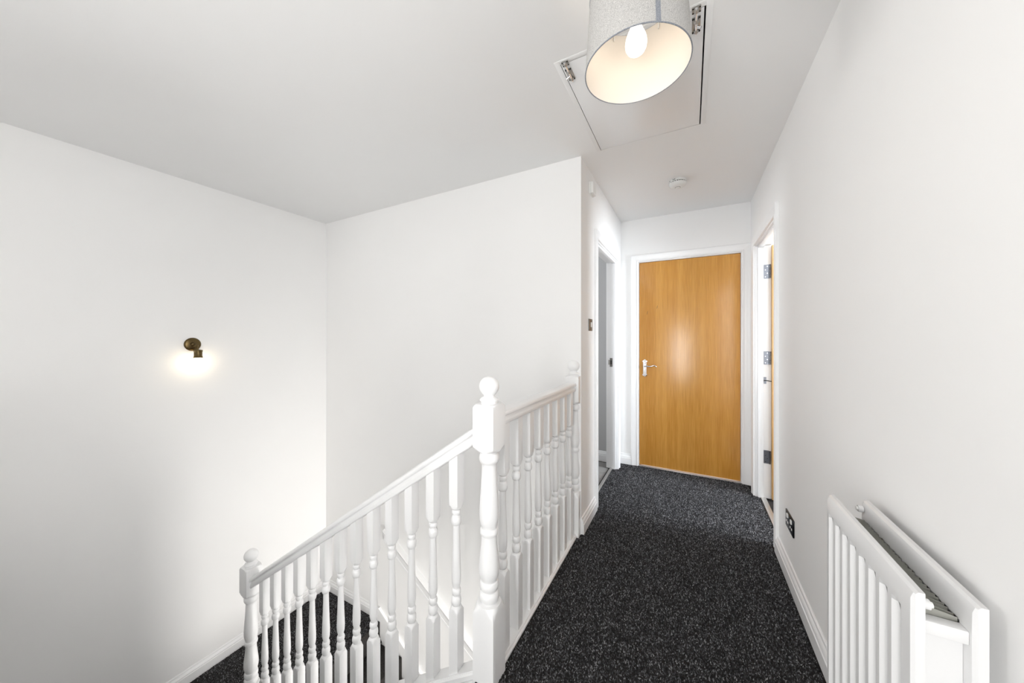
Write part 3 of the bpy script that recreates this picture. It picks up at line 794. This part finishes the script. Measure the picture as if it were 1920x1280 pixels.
torus('shade_rim', RT - 0.0003, STP, 0.0017, SEAM, pl)
sp_ = torus('spider_ring', 0.021, STP - 0.012, 0.002, PLAST, pl)
for ang in (66, 130, 278):
    a = math.radians(ang); c, s_ = math.cos(a), math.sin(a)
    tube('spoke', [(0.021 * c, 0.021 * s_, STP - 0.012), (0.07 * c, 0.07 * s_, STP - 0.010), ((RT - 0.003) * c, (RT - 0.003) * s_, STP - 0.002)], 0.0012, BRONZE, sp_, 8)
    tube('clip', [((RT - 0.005) * c, (RT - 0.005) * s_, STP), ((RT - 0.005) * c, (RT - 0.005) * s_, STP - 0.024)], 0.0022, PLAST, sp_, 8)
from_bm('bulb_holder', bm_turned([(STP + 0.030, 0.006), (STP + 0.026, 0.012), (STP + 0.010, 0.017), (STP - 0.008, 0.018), (STP - 0.012, 0.022), (STP - 0.020, 0.022), (STP - 0.030, 0.018), (STP - 0.050, 0.016), (STP - 0.052, 0.006)], None, 24), PLAST, pl, 40)
bc = 2.140 - ZC
BP = [(bc + 0.098, 0.011), (bc + 0.070, 0.0135), (bc + 0.052, 0.016), (bc + 0.040, 0.020), (bc + 0.028, 0.0255), (bc + 0.015, 0.0295), (bc + 0.002, 0.031),
      (bc - 0.010, 0.0295), (bc - 0.020, 0.0245), (bc - 0.027, 0.0165), (bc - 0.0305, 0.008), (bc - 0.0312, 0.001)]
bb = from_bm('light_bulb', bm_turned(BP, None, 32), BULB, pl, 60); bb['label'] = 'glowing warm white bulb'
tube('cord', [(0, 0, STP + 0.025), (0, 0, -0.02)], 0.0032, PLAST, pl, 10)
from_bm('ceiling_rose', bm_turned([(0, 0.034), (-0.006, 0.035), (-0.020, 0.026), (-0.026, 0.010), (-0.028, 0.005)], None, 28), PLAST, pl, 40)

# ------------------------------------------------------------------ wall spotlight
wl = thing('wall_light', 'small antique brass wall spotlight glowing on the stairwell wall', 'wall light', (XW, 1.038, 1.203))
br = from_bm('wall_plate', bm_turned([(0, 0.047), (0.006, 0.049), (0.010, 0.047), (0.014, 0.040), (0.016, 0.015), (0.0162, 0.001)], None, 36), BRONZE, wl, 40)
br.rotation_euler = (0, math.radians(90), 0)
kn = from_bm('swivel_boss', bm_turned([(0.014, 0.016), (0.020, 0.015), (0.026, 0.010), (0.028, 0.002)], None, 20), BRONZE, wl, 40); kn.rotation_euler = (0, math.radians(90), 0)
tube('arm', [(0.02, 0, -0.004), (0.05, 0.004, 0.001), (0.068, 0.008, -0.006), (0.073, 0.009, -0.022), (0.074, 0.009, -0.040)], 0.0042, BRONZE, wl, 12)
cup = from_bm('spot_cup', bm_turned([(-0.038, 0.006), (-0.040, 0.022), (-0.044, 0.0255), (-0.052, 0.0255), (-0.054, 0.0235), (-0.085, 0.0235), (-0.088, 0.0255), (-0.099, 0.0265), (-0.0992, 0.0225), (-0.090, 0.021)], None, 32), BRONZE, wl, 40)
cup.location = (0.074, 0.009, 0)
sbm = bm_turned([(-0.088, 0.012), (-0.100, 0.0195), (-0.112, 0.0235), (-0.124, 0.0235), (-0.134, 0.018), (-0.139, 0.008), (-0.1395, 0.001)], None, 28)
sbb = from_bm('light_bulb', sbm, SPOT, wl, 60); sbb.location = (0.074, 0.009, 0); sbb['label'] = 'glowing bulb below the brass cup'
